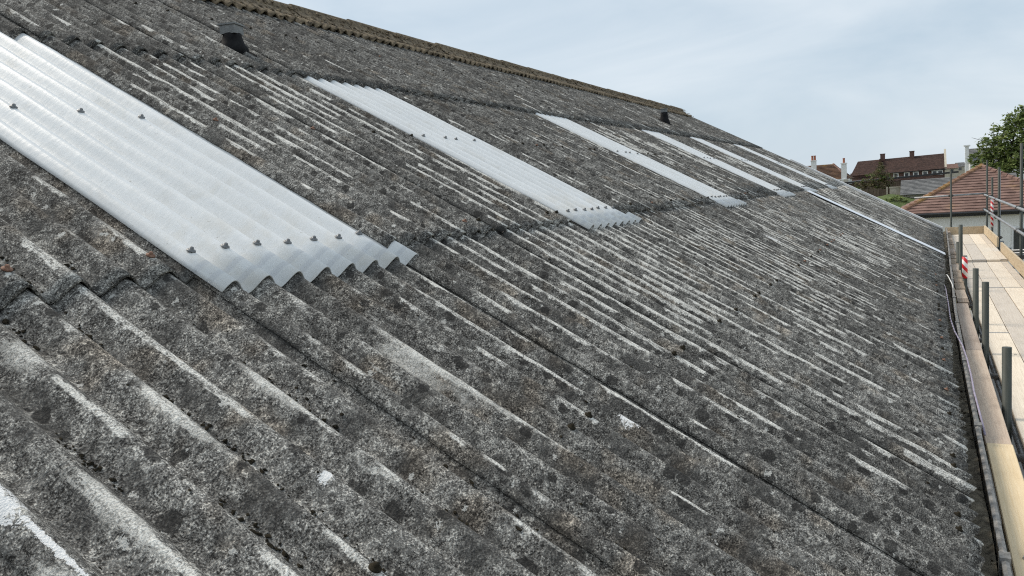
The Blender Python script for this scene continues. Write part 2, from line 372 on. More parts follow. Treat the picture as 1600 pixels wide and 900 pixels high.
M = dict(
    roof=mat_roof(), rooflight=mat_rooflight(), tape=mat_tape(),
    sheet_edge=mat_plain('grimy_gap_shade_edge', (0.016, 0.015, 0.013), (0.06, 0.056, 0.05), 40, 0.95),  # grimy side edges, darkened further to paint in the joint gap's shade
    ridge=mat_plain('lichened_ridge', (0.045, 0.036, 0.028), (0.30, 0.238, 0.16), 17, 0.95, 0.8, 0.006),
    moss=mat_plain('moss', (0.012, 0.011, 0.009), (0.045, 0.038, 0.026), 60, 1.0, 0.6, 0.004, 0.05),
    steel_dark=mat_plain('weathered_tube', (0.030, 0.036, 0.032), (0.080, 0.090, 0.080), 14, 0.62, 0.3, 0.001, 0.4, 0.2, (1, 1, 0.2)),
    steel=mat_plain('galvanised_tube', (0.20, 0.21, 0.215), (0.40, 0.41, 0.42), 12, 0.5, 0.2, 0.001, 0.5, 0.55),
    coupler=mat_plain('coupler_iron', (0.05, 0.048, 0.045), (0.15, 0.14, 0.13), 30, 0.6, 0, 0, 0.4, 0.5),
    washer=mat_plain('grey_washer', (0.11, 0.115, 0.12), (0.24, 0.245, 0.25), 90, 0.5, 0, 0, 0.5, 0.3),
    rust=mat_plain('rusty_bolt', (0.12, 0.05, 0.03), (0.30, 0.19, 0.14), 90, 0.8),
    wood_pale=mat_wood('scaffold_timber', (0.56, 0.50, 0.42), (0.74, 0.68, 0.59), (0.36, 0.32, 0.27)),
    wood_new=mat_wood('new_timber', (0.76, 0.59, 0.36), (0.86, 0.71, 0.48), (0.48, 0.36, 0.22), 0.3),
    wood_pink=mat_wood('old_pinkish_timber', (0.44, 0.345, 0.275), (0.60, 0.50, 0.405), (0.25, 0.20, 0.16), 0.4),
    wood_old=mat_wood('rough_weathered_timber', (0.20, 0.155, 0.115), (0.46, 0.37, 0.285), (0.07, 0.055, 0.045), 0.8),
    wood_toe=mat_wood('toe_timber', (0.42, 0.34, 0.235), (0.56, 0.475, 0.35), (0.24, 0.18, 0.11), 0.45),
    gutter=mat_plain('dirty_gutter', (0.020, 0.018, 0.015), (0.105, 0.092, 0.072), 18, 0.85, 0.8, 0.008),
    lip=mat_plain('gutter_lip', (0.10, 0.10, 0.097), (0.30, 0.295, 0.285), 30, 0.9, 0.5, 0.003),
    silt=mat_plain('gutter_silt', (0.03, 0.026, 0.02), (0.24, 0.205, 0.15), 16, 0.9, 0.6, 0.008, 0.2),
    cable=mat_plain('violet_cable', (0.26, 0.23, 0.30), (0.38, 0.34, 0.43), 20, 0.45),
    white_cable=mat_plain('white_cable', (0.6, 0.6, 0.58), (0.75, 0.75, 0.73), 20, 0.45),
    flash=mat_plain('white_flashing', (0.66, 0.70, 0.76), (0.78, 0.81, 0.85), 6, 0.35, 0.15, 0.002, 0.5),
    verge=mat_plain('white_trim', (0.78, 0.78, 0.78), (0.84, 0.84, 0.84), 4, 0.6),
    vent_dark=mat_plain('black_vent', (0.008, 0.008, 0.009), (0.020, 0.020, 0.021), 20, 0.8, 0, 0, 0.12),
    vent_cap=mat_plain('grey_vent_cap', (0.16, 0.165, 0.165), (0.26, 0.265, 0.26), 20, 0.6),
    dark=mat_plain('dark_inside', (0.02, 0.02, 0.02), (0.04, 0.038, 0.035), 3),
    wall=mat_brick('stock_brick', (0.25, 0.16, 0.11), (0.32, 0.22, 0.16), (0.35, 0.33, 0.30)),
    ground=mat_plain('ground', (0.09, 0.10, 0.05), (0.20, 0.18, 0.12), 0.6, 0.95, 0.5, 0.05),
    concrete=mat_plain('concrete_yard', (0.20, 0.195, 0.18), (0.32, 0.31, 0.29), 1.5, 0.9, 0.3, 0.01),
    render=mat_plain('white_render', (0.80, 0.79, 0.75), (0.86, 0.85, 0.81), 0.7, 0.9),
    black=mat_plain('black_plastic', (0.012, 0.012, 0.013), (0.025, 0.025, 0.026), 5, 0.4, 0, 0, 0.5),
    tile_red=mat_tiles('red_brown_tiles', (0.140, 0.088, 0.074), (0.240, 0.155, 0.130), 0.56, (0.30, 0.19, 0.07)),
    hip=mat_tiles('lichened_hip_tiles', (0.22, 0.125, 0.085), (0.32, 0.195, 0.13), 0.45, (0.34, 0.21, 0.07), amt=0.7),
    tile_brown=mat_tiles('brown_plain_tiles', (0.046, 0.030, 0.026), (0.098, 0.060, 0.050), 0.60, (0.20, 0.115, 0.035), amt=0.75),
    tile_ochre=mat_tiles('ochre_lichened_tiles', (0.055, 0.034, 0.025), (0.12, 0.07, 0.045), 0.50, (0.26, 0.16, 0.04), amt=0.8),
    slate=mat_tiles('grey_slates', (0.105, 0.108, 0.110), (0.19, 0.192, 0.192), 0.68, (0.15, 0.15, 0.10), amt=0.4),
    brick_dark=mat_brick('dark_brick', (0.10, 0.045, 0.035), (0.15, 0.07, 0.055), (0.15, 0.13, 0.12)),
    brick_pale=mat_plain('weathered_plaster', (0.36, 0.33, 0.26), (0.52, 0.48, 0.40), 2.0, 0.9),
    white=mat_plain('white_paint', (0.72, 0.72, 0.70), (0.8, 0.8, 0.79), 3, 0.6),
    glass=mat_plain('window_glass', (0.03, 0.035, 0.04), (0.06, 0.065, 0.07), 2, 0.08, 0, 0, 0.8),
    pot=mat_plain('terracotta', (0.30, 0.10, 0.06), (0.42, 0.17, 0.10), 6),
    fence=mat_plain('brown_fence', (0.075, 0.055, 0.042), (0.17, 0.13, 0.10), 3, 0.9, 0, 0, 0.2, 0, (6, 6, 0.4), 0.2),
    bark=mat_plain('bark', (0.055, 0.043, 0.034), (0.14, 0.11, 0.085), 6, 0.95, 0.6, 0.03),
    leaf=mat_leaf('leaf_green', (0.10, 0.14, 0.036), (0.19, 0.25, 0.075), (0.33, 0.37, 0.16)),
    leaf2=mat_leaf('leaf_dark', (0.05, 0.078, 0.022), (0.10, 0.14, 0.042), (0.18, 0.22, 0.08)),
    leaf3=mat_leaf('leaf_olive', (0.075, 0.062, 0.032), (0.13, 0.115, 0.058), (0.20, 0.18, 0.095)),
    grass=mat_plain('lawn', (0.055, 0.085, 0.025), (0.12, 0.15, 0.055), 3, 0.95, 0.8, 0.1),
)

# ---------------------------------------------------------------- object helpers
WLOC = {}
def new_obj(name, data, parent, loc):
    o = bpy.data.objects.new(name, data)
    COL.objects.link(o)
    b = Vector((0, 0, 0))
    if parent is not None:
        o.parent = parent
        b = WLOC[parent.name]
    WLOC[o.name] = Vector(loc)
    o.location = Vector(loc) - b
    return o
def mesh_obj(name, verts, faces, mat, parent=None, smooth=False, loc=None):
    a = np.asarray(verts, dtype=float)
    c = (a.min(0) + a.max(0)) / 2 if loc is None else np.array(loc)
    if loc is None and parent is None: c[2] = a[:, 2].min()
    me = bpy.data.meshes.new(name)
    me.from_pydata((a - c).tolist(), [], [list(map(int, f)) for f in faces])
    me.materials.append(M[mat])
    if smooth: me.polygons.foreach_set('use_smooth', [True] * len(me.polygons))
    me.update()
    return new_obj(name, me, parent, c)
def share(name, src, parent, loc, rot=None):
    o = new_obj(name, src.data, parent, loc)
    if rot: o.rotation_euler = rot
    return o
def thing(name, label, cat, loc, group=None):
    o = new_obj(name, None, None, loc)
    o.empty_display_size = 0.2
    o['label'] = label; o['category'] = cat
    if group: o['group'] = group
    return o
def tag(o, label, cat, group=None):
    o['label'] = label; o['category'] = cat
    if group: o['group'] = group
    return o
def struct(o):
    o['kind'] = 'structure'; return o

class MB:
    def __init__(s): s.v = []; s.f = []
    def add(s, vs, fs):
        b = len(s.v); s.v += [tuple(p) for p in vs]; s.f += [[i + b for i in f] for f in fs]; return s
    def box(s, x0, x1, y0, y1, z0, z1, rz=0.0, piv=None, bev=0.0):
        vs = [(x, y, z) for z in (z0, z1) for y in (y0, y1) for x in (x0, x1)]
        if rz:
            cx, cy = piv or ((x0 + x1) / 2, (y0 + y1) / 2); c, q = math.cos(rz), math.sin(rz)
            vs = [(cx + (x - cx) * c - (y - cy) * q, cy + (x - cx) * q + (y - cy) * c, z) for x, y, z in vs]
        return s.add(vs, [(0, 2, 3, 1), (4, 5, 7, 6), (0, 1, 5, 4), (2, 6, 7, 3), (0, 4, 6, 2), (1, 3, 7, 5)])
    def tube(s, pts, r, n=10, cap=True):
        pts = [Vector(p) for p in pts]; rs = r if isinstance(r, (list, tuple)) else [r] * len(pts)
        vs = []
        ref = None
        for i, p in enumerate(pts):
            d = (pts[min(i + 1, len(pts) - 1)] - pts[max(i - 1, 0)]).normalized()
            if ref is None: ref = Vector((1, 0, 0)) if abs(d.x) < 0.8 else Vector((0, 1, 0))
            a = d.cross(ref).normalized(); b = a.cross(d).normalized(); ref = b
            ref = b if abs(b.dot(d)) < 0.9 else ref
            for k in range(n):
                t = 2 * math.pi * k / n
                vs.append(p + (a * math.cos(t) + b * math.sin(t)) * rs[i])
        fs = [(i * n + k, i * n + (k + 1) % n, (i + 1) * n + (k + 1) % n, (i + 1) * n + k) for i in range(len(pts) - 1) for k in range(n)]
        if cap: fs += [tuple(range(n))[::-1], tuple(range((len(pts) - 1) * n, len(pts) * n))]
        return s.add(vs, fs)
    def lathe(s, prof, o=(0, 0, 0), n=12):
        vs = [(o[0] + r * math.cos(2 * math.pi * k / n), o[1] + r * math.sin(2 * math.pi * k / n), o[2] + z) for r, z in prof for k in range(n)]
        fs = [(i * n + k, i * n + (k + 1) % n, (i + 1) * n + (k + 1) % n, (i + 1) * n + k) for i in range(len(prof) - 1) for k in range(n)]
        fs += [tuple(range(n))[::-1], tuple(range((len(prof) - 1) * n, len(prof) * n))]
        return s.add(vs, fs)
    def prism(s, poly, axis, a0, a1):
        """poly: list of 2-D points; axis 'x' -> points are (y,z), 'y' -> (x,z)"""
        n = len(poly)
        mk = (lambda p, a: (a, p[0], p[1])) if axis == 'x' else (lambda p, a: (p[0], a, p[1]))
        vs = [mk(p, a0) for p in poly] + [mk(p, a1) for p in poly]
        return s.add(vs, [tuple(range(n)), tuple(range(n, 2 * n))[::-1]] + [(i, i + n, (i + 1) % n + n, (i + 1) % n) for i in range(n)])
    def obj(s, name, mat, parent=None, smooth=False, loc=None):
        return mesh_obj(name, s.v, s.f, mat, parent, smooth, loc)

# ================================================================ SETTING
def terrain(x, y):
    t = np.clip((y - 47) / 14, 0, 1); t = t * t * (3 - 2 * t)
    return 3.25 * t + np.clip((y - 160) / 400, 0, 1) * 3.0
xs = np.concatenate([np.linspace(-900, -40, 14), np.linspace(-30, 45, 26), np.linspace(60, 900, 14)])
ys = np.concatenate([np.linspace(-120, 44, 14), np.linspace(46, 64, 19), np.linspace(70, 160, 12), np.linspace(180, 2500, 16)])
gv = [(x, y, float(terrain(x, y))) for y in ys for x in xs]
nx = len(xs)
gf = [(j * nx + i, j * nx + i + 1, (j + 1) * nx + i + 1, (j + 1) * nx + i) for j in range(len(ys) - 1) for i in range(nx - 1)]
struct(mesh_obj('ground', gv, gf, 'ground', None, True, (0, 0, 0)))
struct(mesh_obj('yard', [(-3, -12, .004), (9, -12, .004), (9, 30, .004), (-3, 30, .004)], [(0, 1, 2, 3)], 'concrete', None))

# ================================================================ BIG ROOF
hall = thing('industrial_building', 'long low building under a grey weathered corrugated roof with white rooflights', 'building', (0.0, 8.0, 0.0))
waves = [(rng.uniform(8, 60) * math.cos(t), rng.uniform(3, 40) * math.sin(t), rng.uniform(0, 6.28), rng.uniform(0.0002, 0.0006)) for t in rng.uniform(0, 6.28, 16)]
def rough_n(u, v):
    r = np.zeros_like(u)
    for a, b, p, k in waves: r += k * np.sin(a * u + b * v + p)
    r += 0.006 * np.sin(0.55 * u + 0.6) + 0.004 * np.sin(0.9 * v + 0.31 * u)
    return r
def sheet_mesh(u0, u1, v0, v1fun, lift0, lift1, left, right, thick, nv, seg, chip, amp=AMP, ampfun=None):
    nu = max(8, int((u1 - u0) / P * seg)) + 1
    u = np.linspace(u0, u1, nu); t = np.linspace(0, 1, nv)
    v1 = v1fun(u) + chip * (rng.random(nu) - 0.5) + chip * np.sin(u * 37 + rng.uniform(0, 6)) * 0.6
    UU = np.repeat(u[None, :], nv, 0)
    VV = v0 + (v1[None, :] - v0) * t[:, None]
    a = amp if ampfun is None else ampfun(t)[:, None]
    NN = a * np.cos(2 * np.pi * UU / P) + lift0 + (lift1 - lift0) * t[:, None] + left + (right - left) * (UU - u0) / (u1 - u0) + rough_n(UU, VV)
    top = np.stack([VV * CT + NN * ST, UU, Z0 - VV * ST + NN * CT], -1).reshape(-1, 3)
    slope = -a * 2 * np.pi / P * np.sin(2 * np.pi * UU / P)
    k = np.sqrt(1 + slope ** 2)
    du = slope / k * thick; dn = -thick / k
    U2 = UU + du; N2 = NN + dn
    bot = np.stack([VV * CT + N2 * ST, U2, Z0 - VV * ST + N2 * CT], -1).reshape(-1, 3)
    n = nu * nv
    f = []
    for j in range(nv - 1):
        for i in range(nu - 1):
            q = j * nu + i
            f.append((q, q + nu, q + nu + 1, q + 1)); f.append((n + q, n + q + 1, n + q + nu + 1, n + q + nu))
    for i in range(nu - 1):
        f.append((i, i + 1, n + i + 1, n + i)); q = (nv - 1) * nu + i
        f.append((q, n + q, n + q + 1, q + 1))
    for j in range(nv - 1):
        q = j * nu
        f.append((q, n + q, n + q + nu, q + nu)); q = j * nu + nu - 1
        f.append((q, q + nu, n + q + nu, n + q))
    nside = 2 * (nu - 1) * (nv - 1)
    sheet_mesh.ends = 2 * (nu - 1)
    return np.concatenate([top, bot]), f, nside
def sheet(name, mat, *a, **k):
    vs, fs, ns = sheet_mesh(*a, **k)
    o = mesh_obj(name, vs, fs, mat, hall)
    o.data.polygons.foreach_set('use_smooth', [i < ns for i in range(len(fs))])
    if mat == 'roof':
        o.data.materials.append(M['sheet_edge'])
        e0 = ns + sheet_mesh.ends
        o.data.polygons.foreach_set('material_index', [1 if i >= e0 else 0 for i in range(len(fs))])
    return o

LIGHTS = {-1, 2, 6, 10, 13, 17}
KMIN, KMAX = -6, 21
# washer and screw head, shared by every fixing
def fixing(parent, mat, u, v, n, big=1.0):
    key = 'fix' + mat
    loc = W(u, v, n)
    if key not in SHARED:
        m = MB(); m.lathe([(0.017, 0.0), (0.0165, 0.0035), (0.010, 0.006), (0.0075, 0.0065), (0.0075, 0.013), (0.005, 0.0155)], n=12)
        o = m.obj('screw', mat, parent, True, (0, 0, 0)); SHARED[key] = o
        o.location = Vector(loc) - WLOC[parent.name]; WLOC[o.name] = Vector(loc)
    else:
        o = share('screw', SHARED[key], parent, loc)
    o.rotation_euler = (random.uniform(-.05, .05), TH + random.uniform(-.05, .05), 0); o.scale = (big,) * 3
    return o
SHARED = {}
for k in range(KMIN, KMAX):
    u0 = E0 + k * SW; u1 = E0 + (k + 1) * SW + 0.62 * P
    if k == KMAX - 1: u1 = E0 + (k + 1) * SW
    near = k < 5
    seg = 14 if k < 2 else (10 if k < 8 else 8)
    nv = 46 if k < 2 else (20 if k < 8 else 8)
    ju = lambda: rng.uniform(-0.004, 0.004)
    for course in range(3):
        lift = 0.0180 + rng.uniform(0, 0.0015)
        if course == 0: v0, vf = V_APEX + 0.02, (lambda u, d=rng.uniform(-0.012, 0.012): 0.06 + d + 0 * u)
        elif course == 1: v0, vf = -0.10, (lambda u, d=rng.uniform(-0.014, 0.014): 2.52 + d + 0 * u)
        else: v0, vf = 2.36, (lambda u, d=rng.uniform(-0.012, 0.012): v_eave(u) + d)
        left = 0.0105 + rng.uniform(0, 0.002)
        if course == 1 and k in LIGHTS:
            o = sheet('rooflight', 'rooflight', u0 + ju(), u1, -0.10, lambda u: 2.635 + 0 * u, 0.0, 0.0180, 0.0115, 0.0, 0.0025, 14, 14 if k < 8 else 8, 0.0)
            o['label'] = 'translucent white corrugated rooflight sheet'
            for i in range(7):
                uu = (7 * k + i) * P
                fixing(o, 'washer', uu, 2.43 + rng.uniform(-.008, .008), AMP + 0.0168 + (6.6 - i) / 7.62 * 0.0115 + float(rough_n(np.array(uu), np.array(2.43))), 0.92)
            for i in ((1, 3, 5) if k < 0 else (0, 2, 3, 5)):
                uu = (7 * k + i) * P
                fixing(o, 'washer', uu, 1.20 + rng.uniform(-.01, .01), AMP + 0.0088 + (6.6 - i) / 7.62 * 0.0115 + float(rough_n(np.array(uu), np.array(1.2))), 0.92)
        else:
            o = sheet('roof_sheet', 'roof', u0 + ju(), u1, v0, vf, 0.0, lift, left, 0.0, 0.0068, nv, seg, (0.013 if course == 2 else 0.006) if near else 0.004)
            if -3 < k < 9:
                pv = {0: (-1.2,), 1: (1.2, 2.42), 2: (3.7, 4.95)}[course]
                for vv in pv:
                    for i in rng.choice(7, 2, replace=False):
                        uu = (7 * k + int(i)) * P
                        tv = (vv - v0) / (2.6)
                        fixing(o, 'rust' if rng.random() < 0.35 else 'moss', uu, vv, AMP + 0.0185 * tv + (6.6 - int(i)) / 7.62 * 0.011 + 0.001 + float(rough_n(np.array(uu), np.array(vv))), 0.85)

# far slope behind the ridge, gable, walls, purlins
XA = V_APEX * CT
ZA = Z0 - V_APEX * ST
u = np.linspace(E0 + KMIN * SW, E0 + KMAX * SW, 27 * 7 * 4 + 1)
bv = []; bf = []
for j, t in enumerate((0.0, 7.4)):
    for a in u:
        n = AMP * math.cos(2 * math.pi * a / P)
        bv.append((XA - t * CT - n * ST + 0.0, a, ZA - t * ST + n * CT - 0.01))
nu = len(u)
bf = [(i, i + 1, nu + i + 1, nu + i) for i in range(nu - 1)]
mesh_obj('back_roof_slope', bv, bf, 'roof', hall, True)
Y0, Y1 = E0 + KMIN * SW + 0.1, E0 + KMAX * SW - 0.12
XE = 4.36
m = MB(); m.box(XE - 0.22, XE - 0.02, Y0, Y1, 0, 3.36); m.obj('wall', 'wall', hall)
m = MB(); m.box(XA - 6.2, XA - 6.0, Y0, Y1, 0, 3.4); m.obj('wall', 'wall', hall)
for yy in (Y0, Y1 - 0.2):
    m = MB(); m.prism([(XA - 5.99, 0), (XE - 0.23, 0), (XE - 0.23, 3.42), (XA, ZA - 0.16), (XA - 5.99, 3.42)], 'y', yy, yy + 0.2); m.obj('gable_wall', 'wall', hall)
for vv in (-1.2, -0.02, 1.2, 2.43, 3.7, 4.85):
    m = MB(); p = W(0, vv, -0.085); m.box(p[0] - 0.03, p[0] + 0.03, Y0 + 0.25, Y1 - 0.25, p[2] - 0.05, p[2] + 0.03); m.obj('purlin', 'dark', hall)
m = MB(); m.box(XA - 5.9, XE - 0.3, Y0 + 0.3, Y1 - 0.3, 2.5, 2.56); m.obj('ceiling', 'dark', hall)
# white verge trim on the far gable
vs = []
for (v, n) in ((0.9, 0.075), (float(v_eave(21.4)) - 0.02, 0.085), (float(v_eave(21.4)) - 0.02, -0.10), (0.9, -0.10)):
    for y in (E0 + KMAX * SW - 0.015, E0 + KMAX * SW + 0.16):
        p = W(y, v, n + float(rough_n(np.array(21.3), np.array(v)))); vs.append(p)
m = MB(); m.add(vs, [(0, 2, 3, 1), (2, 4, 5, 3), (4, 6, 7, 5), (6, 0, 1, 7), (0, 6, 4, 2), (1, 3, 5, 7)]); m.obj('verge_trim', 'verge', hall)

# ridge capping: corrugated wing + half-round roll, one piece for each sheet width
for k in range(KMIN, KMAX - 1):
    u0 = E0 + k * SW + 0.35; u1 = u0 + SW + 0.05
    up = rng.uniform(0, 0.012)
    af = lambda t: AMP * np.clip((t - 0.35) / 0.5, 0, 1)
    o = sheet('ridge_capping', 'ridge', u0, u1, V_APEX + 0.03, lambda u: -2.085 + rng.uniform(-.01, .01) + 0 * u, 0.072 + up, 0.038 + up, 0.012, 0.0, 0.010, 9, 10 if k < 10 else 7, 0.012, AMP, af)
    m = MB()
    pts = []
    nseg = 9
    for j in range(2):
        y = u0 + (u1 - u0) * j
        lf = up + (0.006 if j == 0 else -0.006)
        prof = [(XA + 0.16, ZA - 0.015 + lf), (XA + 0.08, ZA + 0.055 + lf)] + [(XA + 0.062 * math.cos(a), ZA + 0.088 + 0.060 * math.sin(a) + lf) for a in np.linspace(0.15, math.pi - 0.15, 7)] + [(XA - 0.08, ZA + 0.055 + lf), (XA - 0.16, ZA - 0.015 + lf)]
        pts.append([(x + rng.uniform(-.003, .003), y, z + rng.uniform(-.003, .003)) for x, z in prof])
    n = len(pts[0])
    m.add(pts[0] + pts[1], [(i, i + 1, n + i + 1, n + i) for i in range(n - 1)] + [tuple(range(n)), tuple(range(n, 2 * n))[::-1]])
    r = m.obj('ridge_roll', 'ridge', o, False)

# white flashing strip on the bottom course, and a patch piece at its head
us = E0 + 13 * SW + 0.02
def strip(name, mat, ua, ub, va, vb, n0, thick=0.006):
    vs = []
    for v in np.linspace(va, vb, 8):
        for uu in (ua, ub):
            r = float(rough_n(np.array(uu), np.array(v)))
            for nn in (n0 + r, n0 + r - thick): vs.append(W(uu, v, nn))
    fs = []
    for j in range(7):
        q = j * 4
        fs += [(q, q + 4, q + 6, q + 2), (q + 1, q + 3, q + 7, q + 5), (q, q + 1, q + 5, q + 4), (q + 2, q + 6, q + 7, q + 3)]
    fs += [(0, 2, 3, 1), (28, 29, 31, 30)]
    return mesh_obj(name, vs, fs, mat, hall)
strip('flashing_strip', 'flash', us - 0.46, us - 0.05, 2.60, float(v_eave(13.2)) + 0.01, 0.058)['label'] = 'narrow white flashing strip over a sheet joint'

# roof vents: black flared skirt with a grey square cowl
for (vu, vv, hh, kk) in ((1.74, -0.42, 0.185, 0.74), (13.9, -0.72, 0.30, 0.78)):
    b = W(vu, vv, 0.0)
    m = MB()
    # flashing plate pressed over the corrugations
    vs, fs, ns = sheet_mesh(vu - 0.16 * kk, vu + 0.16 * kk, vv - 0.18 * kk, lambda u: vv + 0.15 * kk + 0 * u, 0.028, 0.028, 0, 0, 0.006, 6, 10, 0.0)
    root = mesh_obj('roof_vent', vs, fs, 'vent_dark', hall)
    root['label'] = 'black flared pipe vent with grey cowl'
    prof = [(0.155 * kk, -0.03), (0.150 * kk, 0.03), (0.115 * kk, hh * 0.36), (0.096 * kk, hh * 0.62), (0.090 * kk, hh - 0.045)]
    m.lathe(prof, b, 20); m.obj('skirt', 'vent_dark', root, True)
    a = 0.083 * kk
    m = MB(); m.box(b[0] - a, b[0] + a, b[1] - a, b[1] + a, b[2] + hh - 0.05, b[2] + hh + 0.012, 0.25)
    m.box(b[0] - a * 1.15, b[0] + a * 1.15, b[1] - a * 1.15, b[1] + a * 1.15, b[2] + hh + 0.014, b[2] + hh + 0.026, 0.25); m.obj('cowl', 'vent_cap', root)

# gutter with raised outer lip
GX = lambda y: 4.505 + max(0.0, y - 6) * 0.0135
gut_y = [Y0 - 0.2, 0, 2.2, 4.5, 7, 10, 13, 16, 19, Y1 + 0.2]
def extrude(name, mat, prof, parent, jit=0.0):
    n = len(prof); vs = []
    for y in gut_y:
        dx = GX(y) - 4.505 + (rng.uniform(-jit, jit)); dz = rng.uniform(-jit, jit)
        vs += [(x + dx, y, z + dz) for x, z in prof]
    fs = [(j * n + i, j * n + (i + 1) % n, (j + 1) * n + (i + 1) % n, (j + 1) * n + i) for j in range(len(gut_y) - 1) for i in range(n)]
    fs += [tuple(range(n)), tuple(range((len(gut_y) - 1) * n, len(gut_y) * n))[::-1]]
    return mesh_obj(name, vs, fs, mat, parent)
gt = extrude('gutter', 'gutter', [(4.26, 3.47), (4.26, 3.34), (4.51, 3.34), (4.518, 3.49), (4.502, 3.49), (4.492, 3.365), (4.275, 3.365), (4.275, 3.47)], hall)
extrude('gutter_lip', 'lip', [(4.498, 3.491), (4.524, 3.491), (4.524, 3.508), (4.511, 3.514), (4.498, 3.508)], gt, 0.002)

# silt lying in the gutter
sv = []; sf = []
NX, NY = 9, 300
for j in range(NY):
    y = Y0 + (Y1 - Y0) * j / (NY - 1)
    for i in range(NX):
        x = 4.277 + GX(y) - 4.505 + 0.213 * i / (NX - 1)
        sv.append((x, y, 3.415 + 0.022 * math.sin(y * 3.1 + i * .6) ** 2 + 0.014 * random.random() + 0.02 * max(0, math.sin(y * 1.3))))
sf = [(j * NX + i, j * NX + i + 1, (j + 1) * NX + i + 1, (j + 1) * NX + i) for j in range(NY - 1) for i in range(NX - 1)]
o = mesh_obj('gutter_silt', sv, sf, 'silt', None, True)
o['kind'] = 'stuff'; tag(o, 'dark silt and dead moss lying along the gutter', 'silt')

# moss crumbs along the valleys and joints of the roof
def lumps(name, spots, mat, label, cat):
    ico = [(0, 0, 1), (.89, 0, .45), (.28, .85, .45), (-.72, .53, .45), (-.72, -.53, .45), (.28, -.85, .45), (.72, .53, -.3), (-.28, .85, -.3), (-.89, 0, -.3), (-.28, -.85, -.3), (.72, -.53, -.3)]
    fi = [(0, 1, 2), (0, 2, 3), (0, 3, 4), (0, 4, 5), (0, 5, 1), (1, 6, 2), (2, 6, 7), (2, 7, 3), (3, 7, 8), (3, 8, 4), (4, 8, 9), (4, 9, 5), (5, 9, 10), (5, 10, 1), (1, 10, 6)]
    vs = []; fs = []
    for (uu, vv, nn, r, el) in spots:
        b = len(vs)
        for (x, y, z) in ico:
            q = r * random.uniform(0.5, 1.5)
            vs.append(W(uu + x * q, vv + y * q * el, nn + z * q * 0.7))
        fs += [(a + b, c + b, d + b) for a, c, d in fi]
    o = mesh_obj(name, vs, fs, mat, None)
    o['kind'] = 'stuff'; return tag(o, label, cat)
sp = []
LIFT, LEFT = 0.0185, 0.0112
def surf_n(uu, vv):
    u0 = E0 + math.floor((uu - E0) / SW) * SW
    fr = (uu - u0) / (SW + 0.62 * P)
    if vv > 2.52: t = (vv - 2.36) / (float(v_eave(uu)) - 2.36)
    elif vv > 0.06: t = (vv + 0.10) / 2.62
    else: t = (vv - V_APEX) / (0.06 - V_APEX)
    return AMP * math.cos(2 * math.pi * uu / P) + LIFT * t + LEFT * (1 - fr) + float(rough_n(np.array(uu), np.array(vv)))
def on_light(uu, vv):
    return 0.0 < vv < 2.66 and any(E0 + k * SW - 0.02 < uu < E0 + (k + 1) * SW + 0.02 for k in LIGHTS)
for i in range(-26, 60):
    uu0 = (i + 0.5) * P
    dens = 1.0 if uu0 < 2.5 else 0.45
    vv = -1.9
    while vv < 5.0:
        vv += random.expovariate(2.6 * dens if vv > 1.0 else 1.1 * dens)
        run = min(random.expovariate(4.5), 0.6)
        for _ in range(int(5 + run * 110 * dens)):
            v_ = vv + random.uniform(0, run); uu = uu0 + random.gauss(0, 0.008)
            if v_ > 4.98 or on_light(uu, v_): continue
            nn = surf_n(uu, v_) + 0.001
            sp.append((uu, v_, nn, abs(random.gauss(0.0026, 0.0019)) + 0.0012, random.uniform(0.8, 1.6)))
        vv += run
for _ in range(260):            # loose cushions anywhere
    uu = random.uniform(-3.2, 4); v_ = random.uniform(2.7, 4.95)
    nn = surf_n(uu, v_)
    sp.append((uu, v_, nn, random.uniform(0.002, 0.006), random.uniform(1, 1.6)))
print('moss lumps', len(sp))
for k in range(-4, 8):          # crumbs along side joints
    for _ in range(9):
        vv = random.uniform(2.4, 5.0); uu = E0 + k * SW - 0.012 + random.gauss(0, 0.004)
        nn = surf_n(uu, vv)
        sp.append((uu, vv, nn, random.uniform(0.003, 0.008), random.uniform(1, 2.6)))
lumps('moss', sp, 'moss', 'small dark moss crumbs scattered in the valleys of the roof', 'moss')

sp = []
for _ in range(2600):           # moss and lichen cushions on the ridge
    uu = random.uniform(-2, 21); 
    if random.random() < 0.45: vv, nn = V_APEX + random.uniform(-0.05, 0.06), 0.125 + random.uniform(-.02, .006)
    else: vv, nn = random.uniform(V_APEX + 0.08, -2.1), 0.0
    if nn == 0.0: nn = 0.085 - 0.045 * (vv - V_APEX - .03) / 0.31 + 0.012
    sp.append((uu, vv, nn, random.uniform(0.006, 0.022), random.uniform(0.6, 1.2)))
lumps('ridge_moss', sp, 'ridge', 'crusty brown moss and lichen cushions along the ridge', 'moss')
gs = []
for _ in range(1500):
    y = random.uniform(-1.5, 16); c = math.sin(y * 2.3) + math.sin(y * 5.1 + 1)
    if random.random() > 0.35 + 0.3 * c: continue
    X = 4.40 + GX(y) - 4.505 + random.uniform(-0.05, 0.085); Z = 3.435 + random.uniform(0, .02)
    gs.append((y, X * CT - (Z - Z0) * ST, X * ST + (Z - Z0) * CT, random.uniform(0.006, 0.018), 1.0))
lumps('gutter_moss', gs, 'silt', 'clods of moss and grit in the gutter', 'moss')
for y in np.arange(0.6, 20, 1.83):          # gutter joint straps
    m = MB(); x = GX(y); m.box(x - 0.012, x + 0.026, y - 0.03, y + 0.03, 3.34, 3.522); m.obj('gutter_strap', 'lip', gt)
